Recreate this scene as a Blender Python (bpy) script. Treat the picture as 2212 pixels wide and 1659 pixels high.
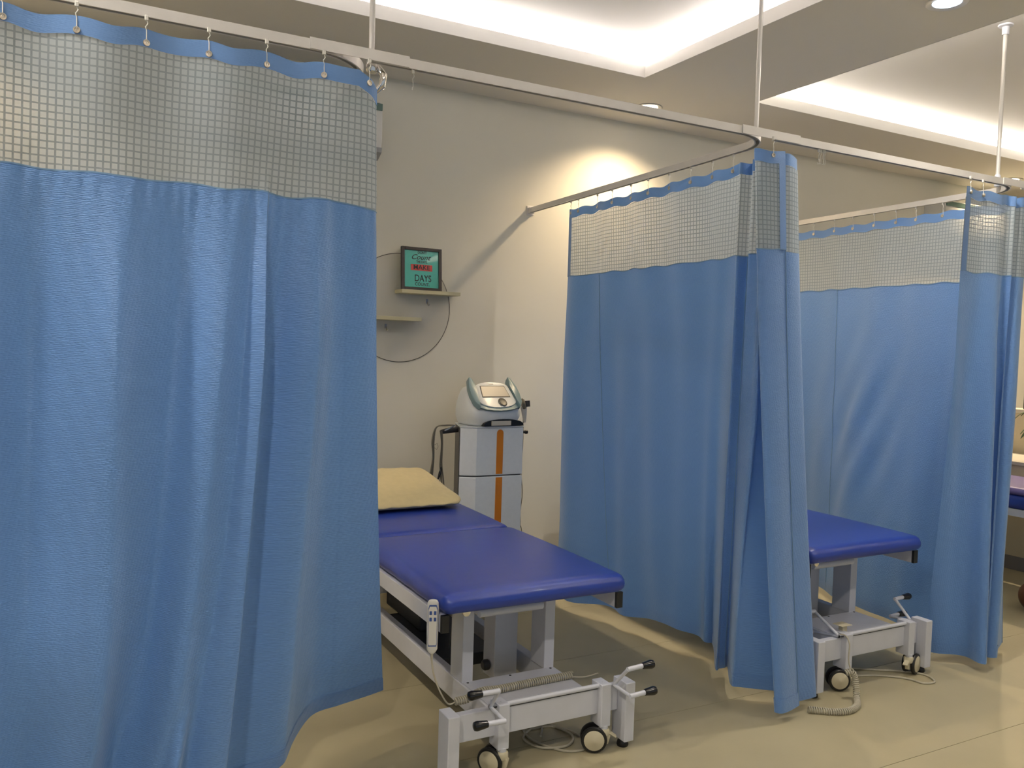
import bpy, bmesh, math, random
from mathutils import Vector, Matrix
random.seed(7)
PI = math.pi
for o in list(bpy.data.objects):
    bpy.data.objects.remove(o)
COL = bpy.context.scene.collection

# ---------------------------------------------------------------- camera
def make_camera():
    f, p, ya, ro = 1822.0, math.radians(2.52), math.radians(28.35), math.radians(1.75)
    F = Vector((math.sin(ya) * math.cos(p), math.cos(ya) * math.cos(p), -math.sin(p)))
    R0 = Vector((math.cos(ya), -math.sin(ya), 0)); U0 = R0.cross(F)
    R = math.cos(ro) * R0 + math.sin(ro) * U0
    U = -math.sin(ro) * R0 + math.cos(ro) * U0
    cd = bpy.data.cameras.new('camera'); cam = bpy.data.objects.new('camera', cd); COL.objects.link(cam)
    M = Matrix((R, U, -F)).transposed().to_4x4(); M.translation = Vector((0, 0, 1.5))
    cam.matrix_world = M
    cd.sensor_fit = 'HORIZONTAL'; cd.sensor_width = 36.0; cd.lens = 36.0 * f / 2212.0
    cd.clip_start = 0.02; cd.clip_end = 60
    bpy.context.scene.camera = cam
make_camera()

# ---------------------------------------------------------------- light, world, exposure
sc = bpy.context.scene
sc.view_settings.view_transform = 'Standard'
sc.view_settings.look = 'None'
sc.view_settings.exposure = 0.18
sc.view_settings.gamma = 1.0
sc.view_settings.use_curve_mapping = False
W = bpy.data.worlds.new('world'); sc.world = W; W.use_nodes = True
W.node_tree.nodes['Background'].inputs[0].default_value = (0.84, 0.93, 1.0, 1)
W.node_tree.nodes['Background'].inputs[1].default_value = 0.36
COVE = 60.0            # strength of the LED strips in the ceiling coves
DOWN_WARM = 82.0      # W, recessed lamps close to the back wall
DOWN_COOL = 72.0      # W, recessed lamps between the coffers

def lamp(name, loc, power, color, size, parent=None, spot=None, blend=0.6):
    if spot:
        ld = bpy.data.lights.new(name, 'SPOT'); ld.spot_size = math.radians(spot); ld.spot_blend = blend
        ld.shadow_soft_size = size
    else:
        ld = bpy.data.lights.new(name, 'AREA'); ld.shape = 'DISK'; ld.size = size
    ld.energy = power; ld.color = color
    o = bpy.data.objects.new(name, ld); COL.objects.link(o); o.location = loc
    if parent: o.parent = parent
    return o

# ---------------------------------------------------------------- materials
MATS = {}
def mat(name, col, rough=0.5, metal=0.0, spec=0.5, noise=None, bump=None, sheen=0.0, emit=None, coat=0.0):
    if name in MATS: return MATS[name]
    m = bpy.data.materials.new(name); m.use_nodes = True
    nt = m.node_tree; b = nt.nodes['Principled BSDF']
    b.inputs['Base Color'].default_value = (*col, 1)
    b.inputs['Roughness'].default_value = rough
    b.inputs['Metallic'].default_value = metal
    b.inputs['Specular IOR Level'].default_value = spec
    b.inputs['Sheen Weight'].default_value = sheen
    b.inputs['Coat Weight'].default_value = coat
    if emit:
        b.inputs['Emission Color'].default_value = (*emit[0], 1)
        b.inputs['Emission Strength'].default_value = emit[1]
    tc = nt.nodes.new('ShaderNodeTexCoord')
    if noise:       # (scale, amount)
        n = nt.nodes.new('ShaderNodeTexNoise'); n.inputs['Scale'].default_value = noise[0]; n.inputs['Detail'].default_value = 5
        nt.links.new(tc.outputs['Object'], n.inputs['Vector'])
        r = nt.nodes.new('ShaderNodeMapRange'); r.inputs['From Min'].default_value = 0.3; r.inputs['From Max'].default_value = 0.7
        r.inputs['To Min'].default_value = 1 - noise[1]; r.inputs['To Max'].default_value = 1 + noise[1]
        nt.links.new(n.outputs['Fac'], r.inputs['Value'])
        v = nt.nodes.new('ShaderNodeVectorMath'); v.operation = 'SCALE'; v.inputs[0].default_value = col
        nt.links.new(r.outputs[0], v.inputs['Scale']); nt.links.new(v.outputs[0], b.inputs['Base Color'])
    if bump:        # (scale, strength)
        n = nt.nodes.new('ShaderNodeTexNoise'); n.inputs['Scale'].default_value = bump[0]; n.inputs['Detail'].default_value = 4
        nt.links.new(tc.outputs['Object'], n.inputs['Vector'])
        bp = nt.nodes.new('ShaderNodeBump'); bp.inputs['Strength'].default_value = bump[1]; bp.inputs['Distance'].default_value = 0.002
        nt.links.new(n.outputs['Fac'], bp.inputs['Height']); nt.links.new(bp.outputs[0], b.inputs['Normal'])
    MATS[name] = m
    return m

M_wall = mat('wall_paint', (0.74, 0.715, 0.625), 0.75, noise=(1.5, 0.015), bump=(220, 0.12))
M_ceil = mat('ceiling_paint', (0.78, 0.745, 0.68), 0.85, bump=(160, 0.08))
M_fascia = mat('cove_paint', (0.82, 0.80, 0.77), 0.8)
M_floor = mat('floor_vinyl', (0.43, 0.382, 0.245), 0.42, spec=0.35, noise=(2.2, 0.07), bump=(60, 0.05))
M_gap = mat('joint_dark', (0.10, 0.09, 0.075), 0.8)
M_alu = mat('white_coated_aluminium', (0.70, 0.68, 0.66), 0.34, metal=0.25, noise=(9, 0.03))
M_alud = mat('bare_aluminium', (0.62, 0.61, 0.60), 0.22, metal=0.95)
M_chrome = mat('chrome', (0.78, 0.76, 0.74), 0.12, metal=1.0)
M_brass = mat('nickel_eyelet', (0.62, 0.56, 0.47), 0.28, metal=0.9)
M_clear = mat('clear_plastic', (0.72, 0.70, 0.66), 0.25)
M_vinyl = mat('blue_vinyl', (0.012, 0.040, 0.300), 0.36, spec=0.6, bump=(14, 0.25), coat=0.08)
M_white = mat('white_enamel', (0.64, 0.655, 0.725), 0.38, noise=(12, 0.03), bump=(90, 0.08))
M_black = mat('black_rubber', (0.010, 0.010, 0.011), 0.35)
M_blackg = mat('black_gloss', (0.008, 0.008, 0.009), 0.15)
M_dark = mat('dark_metal', (0.05, 0.05, 0.055), 0.5, metal=0.4)
M_cream = mat('cream_plastic', (0.62, 0.56, 0.40), 0.4)
M_cord = mat('beige_cord', (0.50, 0.46, 0.36), 0.5)
M_handw = mat('remote_white', (0.68, 0.66, 0.62), 0.35)
M_navy = mat('navy_print', (0.03, 0.08, 0.30), 0.4)
M_pillow = mat('pillow_cream', (0.60, 0.50, 0.27), 0.85, noise=(30, 0.04), bump=(40, 0.3), sheen=0.2)
M_cart = mat('pale_grey_plastic', (0.78, 0.82, 0.86), 0.4, noise=(40, 0.02))
M_cartd = mat('grey_side_panel', (0.10, 0.10, 0.098), 0.45)
M_orange = mat('orange_stripe', (0.62, 0.20, 0.012), 0.4)
M_dev = mat('device_white', (0.78, 0.81, 0.82), 0.32)
M_devb = mat('device_blue_grey', (0.20, 0.30, 0.33), 0.35)
M_screen = mat('device_screen', (0.26, 0.235, 0.20), 0.35)
M_knob = mat('device_knob', (0.15, 0.14, 0.11), 0.4)
M_shelf = mat('shelf_cream', (0.56, 0.52, 0.34), 0.45)
M_disc = mat('acrylic_disc', (0.60, 0.575, 0.50), 0.30)
M_edge = mat('disc_edge', (0.13, 0.12, 0.10), 0.4)
M_frame = mat('picture_frame_brown', (0.035, 0.028, 0.024), 0.4)
M_teal = mat('print_teal', (0.09, 0.46, 0.39), 0.2, coat=0.6)
M_red = mat('print_red', (0.55, 0.06, 0.05), 0.3)
M_ink = mat('print_ink', (0.010, 0.020, 0.022), 0.4)
M_acgl = mat('ac_teal_strip', (0.10, 0.17, 0.155), 0.15)
M_acw = mat('ac_white', (0.64, 0.64, 0.62), 0.35)
M_acg = mat('ac_grey', (0.33, 0.33, 0.33), 0.4)
M_hook = mat('hook_blue_grey', (0.32, 0.36, 0.48), 0.35)
M_led = mat('led_strip', (1, 1, 1), 0.5, emit=((1.0, 0.93, 0.90), COVE))
M_ledw = mat('led_strip_warm', (1, 1, 1), 0.5, emit=((1.0, 0.92, 0.82), COVE))
M_lensw = mat('lamp_lens_warm', (1, 1, 1), 0.5, emit=((1.0, 0.80, 0.55), 14))
M_lensc = mat('lamp_lens_cool', (1, 1, 1), 0.5, emit=((0.62, 0.78, 1.0), 5))
M_cab = mat('cream_counter', (0.60, 0.52, 0.36), 0.5)
M_plinth = mat('grey_skirting', (0.22, 0.20, 0.185), 0.5)
M_leaf = mat('leaf_green', (0.05, 0.10, 0.035), 0.45, noise=(12, 0.3))
M_pot = mat('pot_ribbed_cream', (0.66, 0.62, 0.50), 0.6)
M_ball = mat('brown_ball', (0.12, 0.035, 0.012), 0.35)
M_ochre = mat('ochre_panel', (0.50, 0.24, 0.04), 0.6)
M_paper = mat('paper', (0.60, 0.56, 0.48), 0.7)

def uvnode(nt):
    u = nt.nodes.new('ShaderNodeUVMap'); u.uv_map = 'UVMap'; return u

def fabric(name, col, sheen=0.3, bumps=0.35):
    """woven dimpled curtain cloth: rows of short oblique dimples, some light passes through"""
    m = bpy.data.materials.new(name); m.use_nodes = True; nt = m.node_tree
    b = nt.nodes['Principled BSDF']; out = nt.nodes['Material Output']
    b.inputs['Base Color'].default_value = (*col, 1); b.inputs['Roughness'].default_value = 0.46; b.inputs['Specular IOR Level'].default_value = 0.75
    b.inputs['Sheen Weight'].default_value = sheen; b.inputs['Sheen Roughness'].default_value = 0.6
    b.inputs['Sheen Tint'].default_value = (0.75, 0.85, 0.85, 1)
    uv = uvnode(nt)
    mp = nt.nodes.new('ShaderNodeMapping'); mp.inputs['Rotation'].default_value = (0, 0, 0.12)
    mp.inputs['Scale'].default_value = (95, 210, 1); nt.links.new(uv.outputs[0], mp.inputs[0])
    vo = nt.nodes.new('ShaderNodeTexVoronoi'); vo.inputs['Scale'].default_value = 1.0; vo.inputs['Randomness'].default_value = 0.45
    nt.links.new(mp.outputs[0], vo.inputs['Vector'])
    bp = nt.nodes.new('ShaderNodeBump'); bp.inputs['Strength'].default_value = bumps; bp.inputs['Distance'].default_value = 0.0016
    nt.links.new(vo.outputs['Distance'], bp.inputs['Height']); nt.links.new(bp.outputs[0], b.inputs['Normal'])
    tr = nt.nodes.new('ShaderNodeBsdfTranslucent'); tr.inputs[0].default_value = (col[0] * .9, col[1] * 1.05, col[2] * 1.1, 1)
    mx = nt.nodes.new('ShaderNodeMixShader'); mx.inputs[0].default_value = 0.17
    nt.links.new(b.outputs[0], mx.inputs[1]); nt.links.new(tr.outputs[0], mx.inputs[2]); nt.links.new(mx.outputs[0], out.inputs[0])
    return m

def netting(name, col, line, cell_alpha, line_alpha):
    """open square net: opaque threads every 19 mm, sheer cells between"""
    m = bpy.data.materials.new(name); m.use_nodes = True; nt = m.node_tree
    b = nt.nodes['Principled BSDF']; out = nt.nodes['Material Output']
    uv = uvnode(nt)
    sx = nt.nodes.new('ShaderNodeSeparateXYZ'); nt.links.new(uv.outputs[0], sx.inputs[0])
    def thread(sock, per, wid):
        a = nt.nodes.new('ShaderNodeMath'); a.operation = 'DIVIDE'; a.inputs[1].default_value = per; nt.links.new(sock, a.inputs[0])
        f = nt.nodes.new('ShaderNodeMath'); f.operation = 'FRACT'; nt.links.new(a.outputs[0], f.inputs[0])
        c = nt.nodes.new('ShaderNodeMath'); c.operation = 'LESS_THAN'; c.inputs[1].default_value = wid; nt.links.new(f.outputs[0], c.inputs[0])
        return c.outputs[0]
    a = thread(sx.outputs[0], 0.0190, 0.26); c = thread(sx.outputs[1], 0.0190, 0.23)
    mxx = nt.nodes.new('ShaderNodeMath'); mxx.operation = 'MAXIMUM'; nt.links.new(a, mxx.inputs[0]); nt.links.new(c, mxx.inputs[1])
    mc = nt.nodes.new('ShaderNodeMix'); mc.data_type = 'RGBA'
    nt.links.new(mxx.outputs[0], mc.inputs[0]); mc.inputs[6].default_value = (*col, 1); mc.inputs[7].default_value = (*line, 1)
    nt.links.new(mc.outputs[2], b.inputs['Base Color']); b.inputs['Roughness'].default_value = 0.8
    tr = nt.nodes.new('ShaderNodeBsdfTranslucent'); nt.links.new(mc.outputs[2], tr.inputs[0])
    m1 = nt.nodes.new('ShaderNodeMixShader'); m1.inputs[0].default_value = 0.35
    nt.links.new(b.outputs[0], m1.inputs[1]); nt.links.new(tr.outputs[0], m1.inputs[2])
    tp = nt.nodes.new('ShaderNodeBsdfTransparent')
    ma = nt.nodes.new('ShaderNodeMapRange'); ma.inputs['To Min'].default_value = cell_alpha; ma.inputs['To Max'].default_value = line_alpha
    nt.links.new(mxx.outputs[0], ma.inputs['Value'])
    m2 = nt.nodes.new('ShaderNodeMixShader'); nt.links.new(ma.outputs[0], m2.inputs[0])
    nt.links.new(tp.outputs[0], m2.inputs[1]); nt.links.new(m1.outputs[0], m2.inputs[2]); nt.links.new(m2.outputs[0], out.inputs[0])
    return m

M_cloth = fabric('curtain_blue_cloth', (0.108, 0.262, 0.610), sheen=0.5, bumps=0.9)
M_band = fabric('curtain_blue_band', (0.110, 0.250, 0.560), bumps=0.25)
M_net = netting('curtain_net', (0.56, 0.64, 0.70), (0.30, 0.355, 0.40), 0.76, 0.94)
M_seam = mat('seam_thread', (0.17, 0.30, 0.48), 0.8)

# ---------------------------------------------------------------- mesh helpers
def link(name, me, m=None, parent=None, smooth=False):
    o = bpy.data.objects.new(name, me); COL.objects.link(o)
    if m is not None and len(me.materials) == 0: me.materials.append(m)
    if parent is not None: o.parent = parent
    if smooth: me.polygons.foreach_set('use_smooth', [True] * len(me.polygons))
    return o

class MB:
    """collects simple shapes, builds them as one mesh object"""
    def __init__(s): s.bm = bmesh.new()
    def box(s, lo, hi, bev=0.0, seg=2, rot=None):
        lo, hi = Vector(lo), Vector(hi); c = (lo + hi) / 2; d = hi - lo
        r = bmesh.ops.create_cube(s.bm, size=1.0); vs = r['verts']
        M = Matrix.Translation(c) @ (rot.to_4x4() if rot else Matrix.Identity(4)) @ Matrix.Diagonal((d.x, d.y, d.z, 1))
        bmesh.ops.transform(s.bm, matrix=M, verts=vs)
        if bev > 0:
            es = list({e for v in vs for e in v.link_edges})
            bmesh.ops.bevel(s.bm, geom=es, offset=bev, segments=seg, affect='EDGES', profile=0.5)
        return s
    def tube(s, pts, r, n=10, cap=True, closed=False):
        pts = [Vector(p) for p in pts]; N = len(pts)
        rad = r if isinstance(r, (list, tuple)) else [r] * N
        rings = []; up = None
        for i, p in enumerate(pts):
            a = pts[(i - 1) % N] if (closed or i > 0) else p
            b = pts[(i + 1) % N] if (closed or i < N - 1) else p
            t = (b - a).normalized()
            if up is None: up = Vector((0, 0, 1)) if abs(t.z) < .9 else Vector((1, 0, 0))
            u = (up - t * up.dot(t)); 
            if u.length < 1e-5: u = t.orthogonal()
            u.normalize(); up = u; w = t.cross(u)
            rings.append([s.bm.verts.new(p + (u * math.cos(2 * PI * k / n) + w * math.sin(2 * PI * k / n)) * rad[i]) for k in range(n)])
        M = N if closed else N - 1
        for i in range(M):
            A, B = rings[i], rings[(i + 1) % N]
            for k in range(n):
                s.bm.faces.new((A[k], A[(k + 1) % n], B[(k + 1) % n], B[k]))
        if cap and not closed:
            s.bm.faces.new(rings[0][::-1]); s.bm.faces.new(rings[-1])
        return s
    def lathe(s, prof, c, axis=(0, 0, 1), n=24):
        """prof = [(radius, height)...] around axis from point c"""
        ax = Vector(axis).normalized(); u = ax.orthogonal().normalized(); w = ax.cross(u); c = Vector(c)
        rings = []
        for (r, h) in prof:
            rings.append([s.bm.verts.new(c + ax * h + (u * math.cos(2 * PI * k / n) + w * math.sin(2 * PI * k / n)) * max(r, 1e-4)) for k in range(n)])
        for i in range(len(prof) - 1):
            A, B = rings[i], rings[i + 1]
            for k in range(n): s.bm.faces.new((A[k], A[(k + 1) % n], B[(k + 1) % n], B[k]))
        s.bm.faces.new(rings[0][::-1]); s.bm.faces.new(rings[-1])
        return s
    def prism(s, poly, d0, d1, axis='z', bev=0.0):
        """extrude 2-D polygon: axis z -> (x,y), axis y -> (x,z), axis x -> (y,z)"""
        def P(a, b, d): return {'z': (a, b, d), 'y': (a, d, b), 'x': (d, a, b)}[axis]
        A = [s.bm.verts.new(P(a, b, d0)) for a, b in poly]; B = [s.bm.verts.new(P(a, b, d1)) for a, b in poly]
        n = len(poly); fs = [s.bm.faces.new(A[::-1]), s.bm.faces.new(B)]
        for k in range(n): fs.append(s.bm.faces.new((A[k], A[(k + 1) % n], B[(k + 1) % n], B[k])))
        if bev > 0:
            es = list({e for f in fs[:2] for e in f.edges})
            bmesh.ops.bevel(s.bm, geom=es, offset=bev, segments=2, affect='EDGES', profile=0.5)
        return s
    def build(s, name, m, parent=None, smooth=False, angle=None):
        bmesh.ops.recalc_face_normals(s.bm, faces=s.bm.faces)
        me = bpy.data.meshes.new(name); s.bm.to_mesh(me); s.bm.free()
        o = link(name, me, m, parent)
        if smooth or angle:
            me.polygons.foreach_set('use_smooth', [True] * len(me.polygons))
            me.set_sharp_from_angle(angle=math.radians(angle or 40))
        return o

def thing(name, label, cat, loc=(0, 0, 0), group=None):
    o = bpy.data.objects.new(name, None); COL.objects.link(o); o.location = loc; o.empty_display_size = 0.1
    o['label'] = label; o['category'] = cat
    if group: o['group'] = group
    return o
def tag(o, label, cat, group=None):
    o['label'] = label; o['category'] = cat
    if group: o['group'] = group
    return o
def struct(o, label=None):
    o['kind'] = 'structure'
    if label: o['label'] = label
    return o
def rebase(root):
    """children were built in world coordinates; shift them under the root's location"""
    bpy.context.view_layer.update()
    def walk(o):
        for c in o.children:
            if o is root: c.location = Vector(c.location) - root.location
    walk(root)

def adopt(o, par):
    # make a mesh built in world coordinates a part of a placed thing
    bpy.context.view_layer.update(); o.parent = par; o.matrix_parent_inverse = par.matrix_world.inverted()

def grid_mesh(name, P, uv, m, parent=None, smooth=True):
    """P[j][i] points, uv[j][i]"""
    nj, ni = len(P), len(P[0])
    vs = [p for row in P for p in row]
    fs = [(j * ni + i, j * ni + i + 1, (j + 1) * ni + i + 1, (j + 1) * ni + i) for j in range(nj - 1) for i in range(ni - 1)]
    me = bpy.data.meshes.new(name); me.from_pydata(vs, [], fs); me.update()
    ul = me.uv_layers.new(name='UVMap')
    flat = [t for row in uv for t in row]
    dat = []
    for l in me.loops: dat += flat[l.vertex_index]
    ul.data.foreach_set('uv', dat)
    return link(name, me, m, parent, smooth)

def cr(ctrl, per):
    """Catmull-Rom through control tuples, returns list"""
    out = []; n = len(ctrl)
    for i in range(n - 1):
        p0 = ctrl[max(i - 1, 0)]; p1 = ctrl[i]; p2 = ctrl[i + 1]; p3 = ctrl[min(i + 2, n - 1)]
        for k in range(per):
            t = k / per
            out.append(tuple(0.5 * ((2 * b) + (c - a) * t + (2 * a - 5 * b + 4 * c - d) * t * t + (3 * b - a - 3 * c + d) * t ** 3) for a, b, c, d in zip(p0, p1, p2, p3)))
    out.append(tuple(ctrl[-1])); return out

def rbox(sx, sy, sz, r, n=6, m=14, dome=0.0, pinch=0.0):
    """rounded cushion-like box, bmesh centred at origin"""
    hx, hy, hz = sx / 2, sy / 2, sz / 2
    rx, ry, rz = (r if isinstance(r, tuple) else (r, r, min(r, hz)))
    def axis(h, rr, mm):
        a = [-h + rr * (1 - math.cos(PI / 2 * k / n)) for k in range(n)]
        mid = [-(h - rr) + (2 * (h - rr)) * k / mm for k in range(mm + 1)]
        return a + mid + [-v for v in a[::-1]]
    X = axis(hx, rx, m); Y = axis(hy, ry, m); Z = axis(hz, rz, 2)
    bm = bmesh.new(); cache = {}
    def V(x, y, z):
        k = (round(x, 5), round(y, 5), round(z, 5))
        if k in cache: return cache[k]
        ix = max(-(hx - rx), min(hx - rx, x)); iy = max(-(hy - ry), min(hy - ry, y)); iz = max(-(hz - rz), min(hz - rz, z))
        d = Vector(((x - ix) / rx, (y - iy) / ry, (z - iz) / rz))
        if d.length > 1e-6:
            # keep corners full: push to unit ball only as far as needed
            d = d.normalized() * max(abs(d.x), abs(d.y), abs(d.z))
        px, py, pz = ix + d.x * rx, iy + d.y * ry, iz + d.z * rz
        fx = max(0, 1 - (px / hx) ** 2); fy = max(0, 1 - (py / hy) ** 2)
        if dome: pz += dome * (fx * fy) ** 0.6 * (1 if pz > 0 else 0)
        if pinch: pz *= (1 - pinch) + pinch * (fx ** .35) * (fy ** .35)
        v = bm.verts.new((px, py, pz)); cache[k] = v; return v
    def face(A, B, f):
        for i in range(len(A) - 1):
            for j in range(len(B) - 1):
                q = [f(A[i], B[j]), f(A[i + 1], B[j]), f(A[i + 1], B[j + 1]), f(A[i], B[j + 1])]
                if len(set(q)) == 4:
                    try: bm.faces.new(q)
                    except ValueError: pass
    for z in (-hz, hz): face(X, Y, lambda a, b: V(a, b, z))
    for y in (-hy, hy): face(X, Z, lambda a, b: V(a, y, b))
    for x in (-hx, hx): face(Y, Z, lambda a, b: V(x, a, b))
    bmesh.ops.recalc_face_normals(bm, faces=bm.faces)
    return bm
def bm_obj(bm, name, m, parent=None, M=None):
    if M is not None: bmesh.ops.transform(bm, matrix=M, verts=bm.verts)
    me = bpy.data.meshes.new(name); bm.to_mesh(me); bm.free()
    return link(name, me, m, parent, True)

# ---------------------------------------------------------------- room shell
ZC, ZU = 3.05, 3.20          # lower and coffered ceiling
YW = 4.78                    # back wall
XL, XR, YB = -4.0, 9.6, -3.4
def shell():
    fl = MB().box((XL, YB, -0.06), (XR, YW, -0.004)).build('floor', M_gap); struct(fl)
    y = 2.005 - 0.693 * 8; k = 0; edges = []
    while y < YW:
        edges.append(y); y += 0.693
    edges.append(YW)
    for a, b in zip(edges[:-1], edges[1:]):
        lo = max(a, YB)
        if b - lo < .05: continue
        MB().box((XL, lo + .0011, -0.004), (XR, b - .0011, 0.0)).build('vinyl_sheet', M_floor, fl)
    struct(MB().box((XL, YW, 0), (XR, YW + .12, ZU)).build('wall_back', M_wall))
    struct(MB().box((XR, YB, 0), (XR + .12, YW, ZU)).build('wall_right', M_wall))
    struct(MB().box((XL - .12, YB, 0), (XL, YW, ZU)).build('wall_left', M_wall))
    struct(MB().box((XL, YW - .012, 0), (XR, YW, .085), .002).build('baseboard_back', M_plinth))
    # lower ceiling with coffer openings
    cof = [(-0.04, 2.93), (3.77, 6.75), (-3.84, -0.88)]
    y0, y1 = 0.30, 3.95
    c = MB()
    c.box((XL, YB, ZC), (XR, y0, ZC + .065)); c.box((XL, y1, ZC), (XR, YW, ZC + .065))
    xs = [XL, cof[2][0], cof[2][1], cof[0][0], cof[0][1], cof[1][0], cof[1][1], XR]
    for a, b in ((xs[0], xs[1]), (xs[2], xs[3]), (xs[4], xs[5]), (xs[6], xs[7])): c.box((a, y0, ZC), (b, y1, ZC + .065))
    ce = c.build('ceiling', M_ceil); struct(ce)
    MB().box((XL, YB, ZU), (XR, YW, ZU + .1)).build('upper_ceiling', M_fascia, ce)
    for i, (a, b) in enumerate(cof):
        f = MB()      # bright painted fascia around the opening
        t = .006
        f.box((a, y1 - t, ZC - .001), (b, y1, ZC + .066)); f.box((a, y0, ZC - .001), (b, y0 + t, ZC + .066))
        f.box((a, y0 + t, ZC - .001), (a + t, y1 - t, ZC + .066)); f.box((b - t, y0 + t, ZC - .001), (b, y1 - t, ZC + .066))
        f.build('cove_fascia', M_fascia, ce)
        u = .13; w = MB()   # upstand walls of the recess, set back behind the ledge
        w.box((a - u, y1 + u, ZC + .065), (b + u, y1 + u + .02, ZU)); w.box((a - u, y0 - u - .02, ZC + .065), (b + u, y0 - u, ZU))
        w.box((a - u - .02, y0 - u, ZC + .065), (a - u, y1 + u, ZU)); w.box((b + u, y0 - u, ZC + .065), (b + u + .02, y1 + u, ZU))
        w.build('cove_upstand', M_fascia, ce)
        q = .075; z = ZC + .073; lm = M_ledw if i == 1 else M_led
        for nm, lo, hi in (('s', (a, y1 + q - .006, z - .006), (b, y1 + q + .006, z + .006)), ('s', (a, y0 - q - .006, z - .006), (b, y0 - q + .006, z + .006)),
                           ('s', (a - q - .006, y0, z - .006), (a - q + .006, y1, z + .006)), ('s', (b + q - .006, y0, z - .006), (b + q + .006, y1, z + .006))):
            MB().box(lo, hi).build('light_strip', lm, ce)
shell()

# ---------------------------------------------------------------- recessed lamps
def downlight(x, y, label, warm, power):
    t = thing('recessed_downlight', label, 'downlight', (x, y, ZC), 'recessed ceiling downlights')
    ring = MB(); ring.lathe([(.062, 0.0), (.085, 0.0), (.088, -.004), (.084, -.007), (.062, -.004), (.058, .0)], (0, 0, 0)).build('trim_ring', M_alu, t, True)
    MB().lathe([(.058, -.0035), (.058, -.001)], (0, 0, 0)).build('lens', M_lensw if warm else M_lensc, t, True)
    lamp('lamp', (0, 0, -.02), power, (1.0, .76, .47) if warm else (1.0, .91, .78), .05, t, spot=140 if warm else 150, blend=.8 if warm else .5)
downlight(3.30, 4.40, 'round recessed downlight in the ceiling near the back wall behind the middle curtain rail', True, DOWN_WARM)
downlight(7.13, 4.39, 'glaring warm recessed downlight beside the right-hand ceiling rod', True, DOWN_WARM * 3.0)
downlight(-0.50, 4.40, 'round recessed downlight in the ceiling behind the left curtain', True, DOWN_WARM * .6)
downlight(3.386, 2.41, 'bluish-white recessed downlight at the top edge between the two ceiling coffers', False, DOWN_COOL)
downlight(-0.50, 2.41, 'round recessed downlight left of the ceiling coffers', False, DOWN_COOL * 1.25)
downlight(3.386, 0.30, 'round recessed downlight nearer the camera between the coffers', False, DOWN_COOL * .7)
downlight(-0.50, 0.30, 'round recessed downlight nearer the camera on the left', False, DOWN_COOL * 1.6)
downlight(7.13, 2.41, 'round recessed downlight past the right ceiling coffer', False, DOWN_COOL)

# ---------------------------------------------------------------- curtain tracks
ZT, HT, YT = 2.365, 0.030, 2.548
X1, X2, X3, X4 = 0.867, 2.575, 4.27, 5.98
def skew(xk, y): return xk + .045 * (y - 2.6)
def sweep_profile(path, prof):
    bm = bmesh.new(); rings = []; n = len(prof); N = len(path)
    for i, p in enumerate(path):
        a = Vector(path[max(i - 1, 0)]); b = Vector(path[min(i + 1, N - 1)])
        t = (b - a).normalized(); side = Vector((t.y, -t.x, 0))
        rings.append([bm.verts.new(Vector(p) + side * u + Vector((0, 0, v))) for u, v in prof])
    for i in range(N - 1):
        for k in range(n): bm.faces.new((rings[i][k], rings[i][(k + 1) % n], rings[i + 1][(k + 1) % n], rings[i + 1][k]))
    bm.faces.new(rings[0][::-1]); bm.faces.new(rings[-1])
    bmesh.ops.recalc_face_normals(bm, faces=bm.faces)
    return bm
w_, h_, s_, t_ = .0125, HT, .0070, .0025
PROF = [(-w_, 0), (-w_, h_), (w_, h_), (w_, 0), (s_, 0), (s_, t_), (w_ - t_, t_), (w_ - t_, h_ - t_), (-w_ + t_, h_ - t_), (-w_ + t_, t_), (-s_, t_), (-s_, 0)]
def track(xa, xk, label, first=False, rod_z=ZU, rodxy=None, straight_end=None):
    t = thing('curtain_track', label, 'curtain track', (xk, YT, ZT), 'suspended curtain tracks')
    path = [(xa, YT, ZT)]
    R = .21
    n = 16
    x = xa + .3
    path.append((xk - R, YT, ZT))
    for k in range(1, n + 1):
        a = PI / 2 * k / n
        path.append((xk - R + R * math.sin(a), YT + R - R * math.cos(a), ZT))
    yy = YT + R
    while yy < YW - .35:
        yy += .3; path.append((skew(xk, yy) , yy, ZT))
    path.append((skew(xk, YW), YW - .004, ZT))
    bm = sweep_profile(path, PROF)
    me = bpy.data.meshes.new('rail'); bm.to_mesh(me); bm.free()
    o = link('rail', me, M_alu, t); o.location = -t.location
    me.polygons.foreach_set('use_smooth', [True] * len(me.polygons)); me.set_sharp_from_angle(angle=math.radians(30))
    L = t.location
    def pt(b, nm, m, par=t, **k):
        o = b.build(nm, m, par, **k); o.location = -L; return o
    xw = skew(xk, YW)
    pt(MB().box((xw - .026, YW - .006, ZT - .016), (xw + .026, YW, ZT + HT + .014), .002).box((xw - .017, YW - .03, ZT - .005), (xw + .017, YW - .005, ZT - .001)).box((xw - .0175, YW - .03, ZT - .005), (xw - .0130, YW - .005, ZT + HT)).box((xw + .0130, YW - .03, ZT - .005), (xw + .0175, YW - .005, ZT + HT)), 'wall_bracket', M_alu)
    pt(MB().box((xk - .215, YT - w_ - .0035, ZT + .001), (xk + .10, YT - w_ - .0002, ZT + HT + .0045)), 'joint_sleeve', M_alu)
    rx, ry = rodxy
    r = pt(MB().tube([(rx, ry, ZT + HT + .045), (rx, ry, ZU - .01)], .0095, 14), 'suspension_rod', M_alu, smooth=True)
    pt(MB().lathe([(.013, 0), (.0145, .003), (.0145, .052), (.011, .06)], (rx, ry, ZT + HT - .004), n=16), 'rod_socket', M_white, smooth=True)
    pt(MB().lathe([(.016, -.05), (.017, -.012), (.034, -.008), (.036, -.001)], (rx, ry, ZU), n=20), 'ceiling_flange', M_white, smooth=True)
    return t
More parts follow.
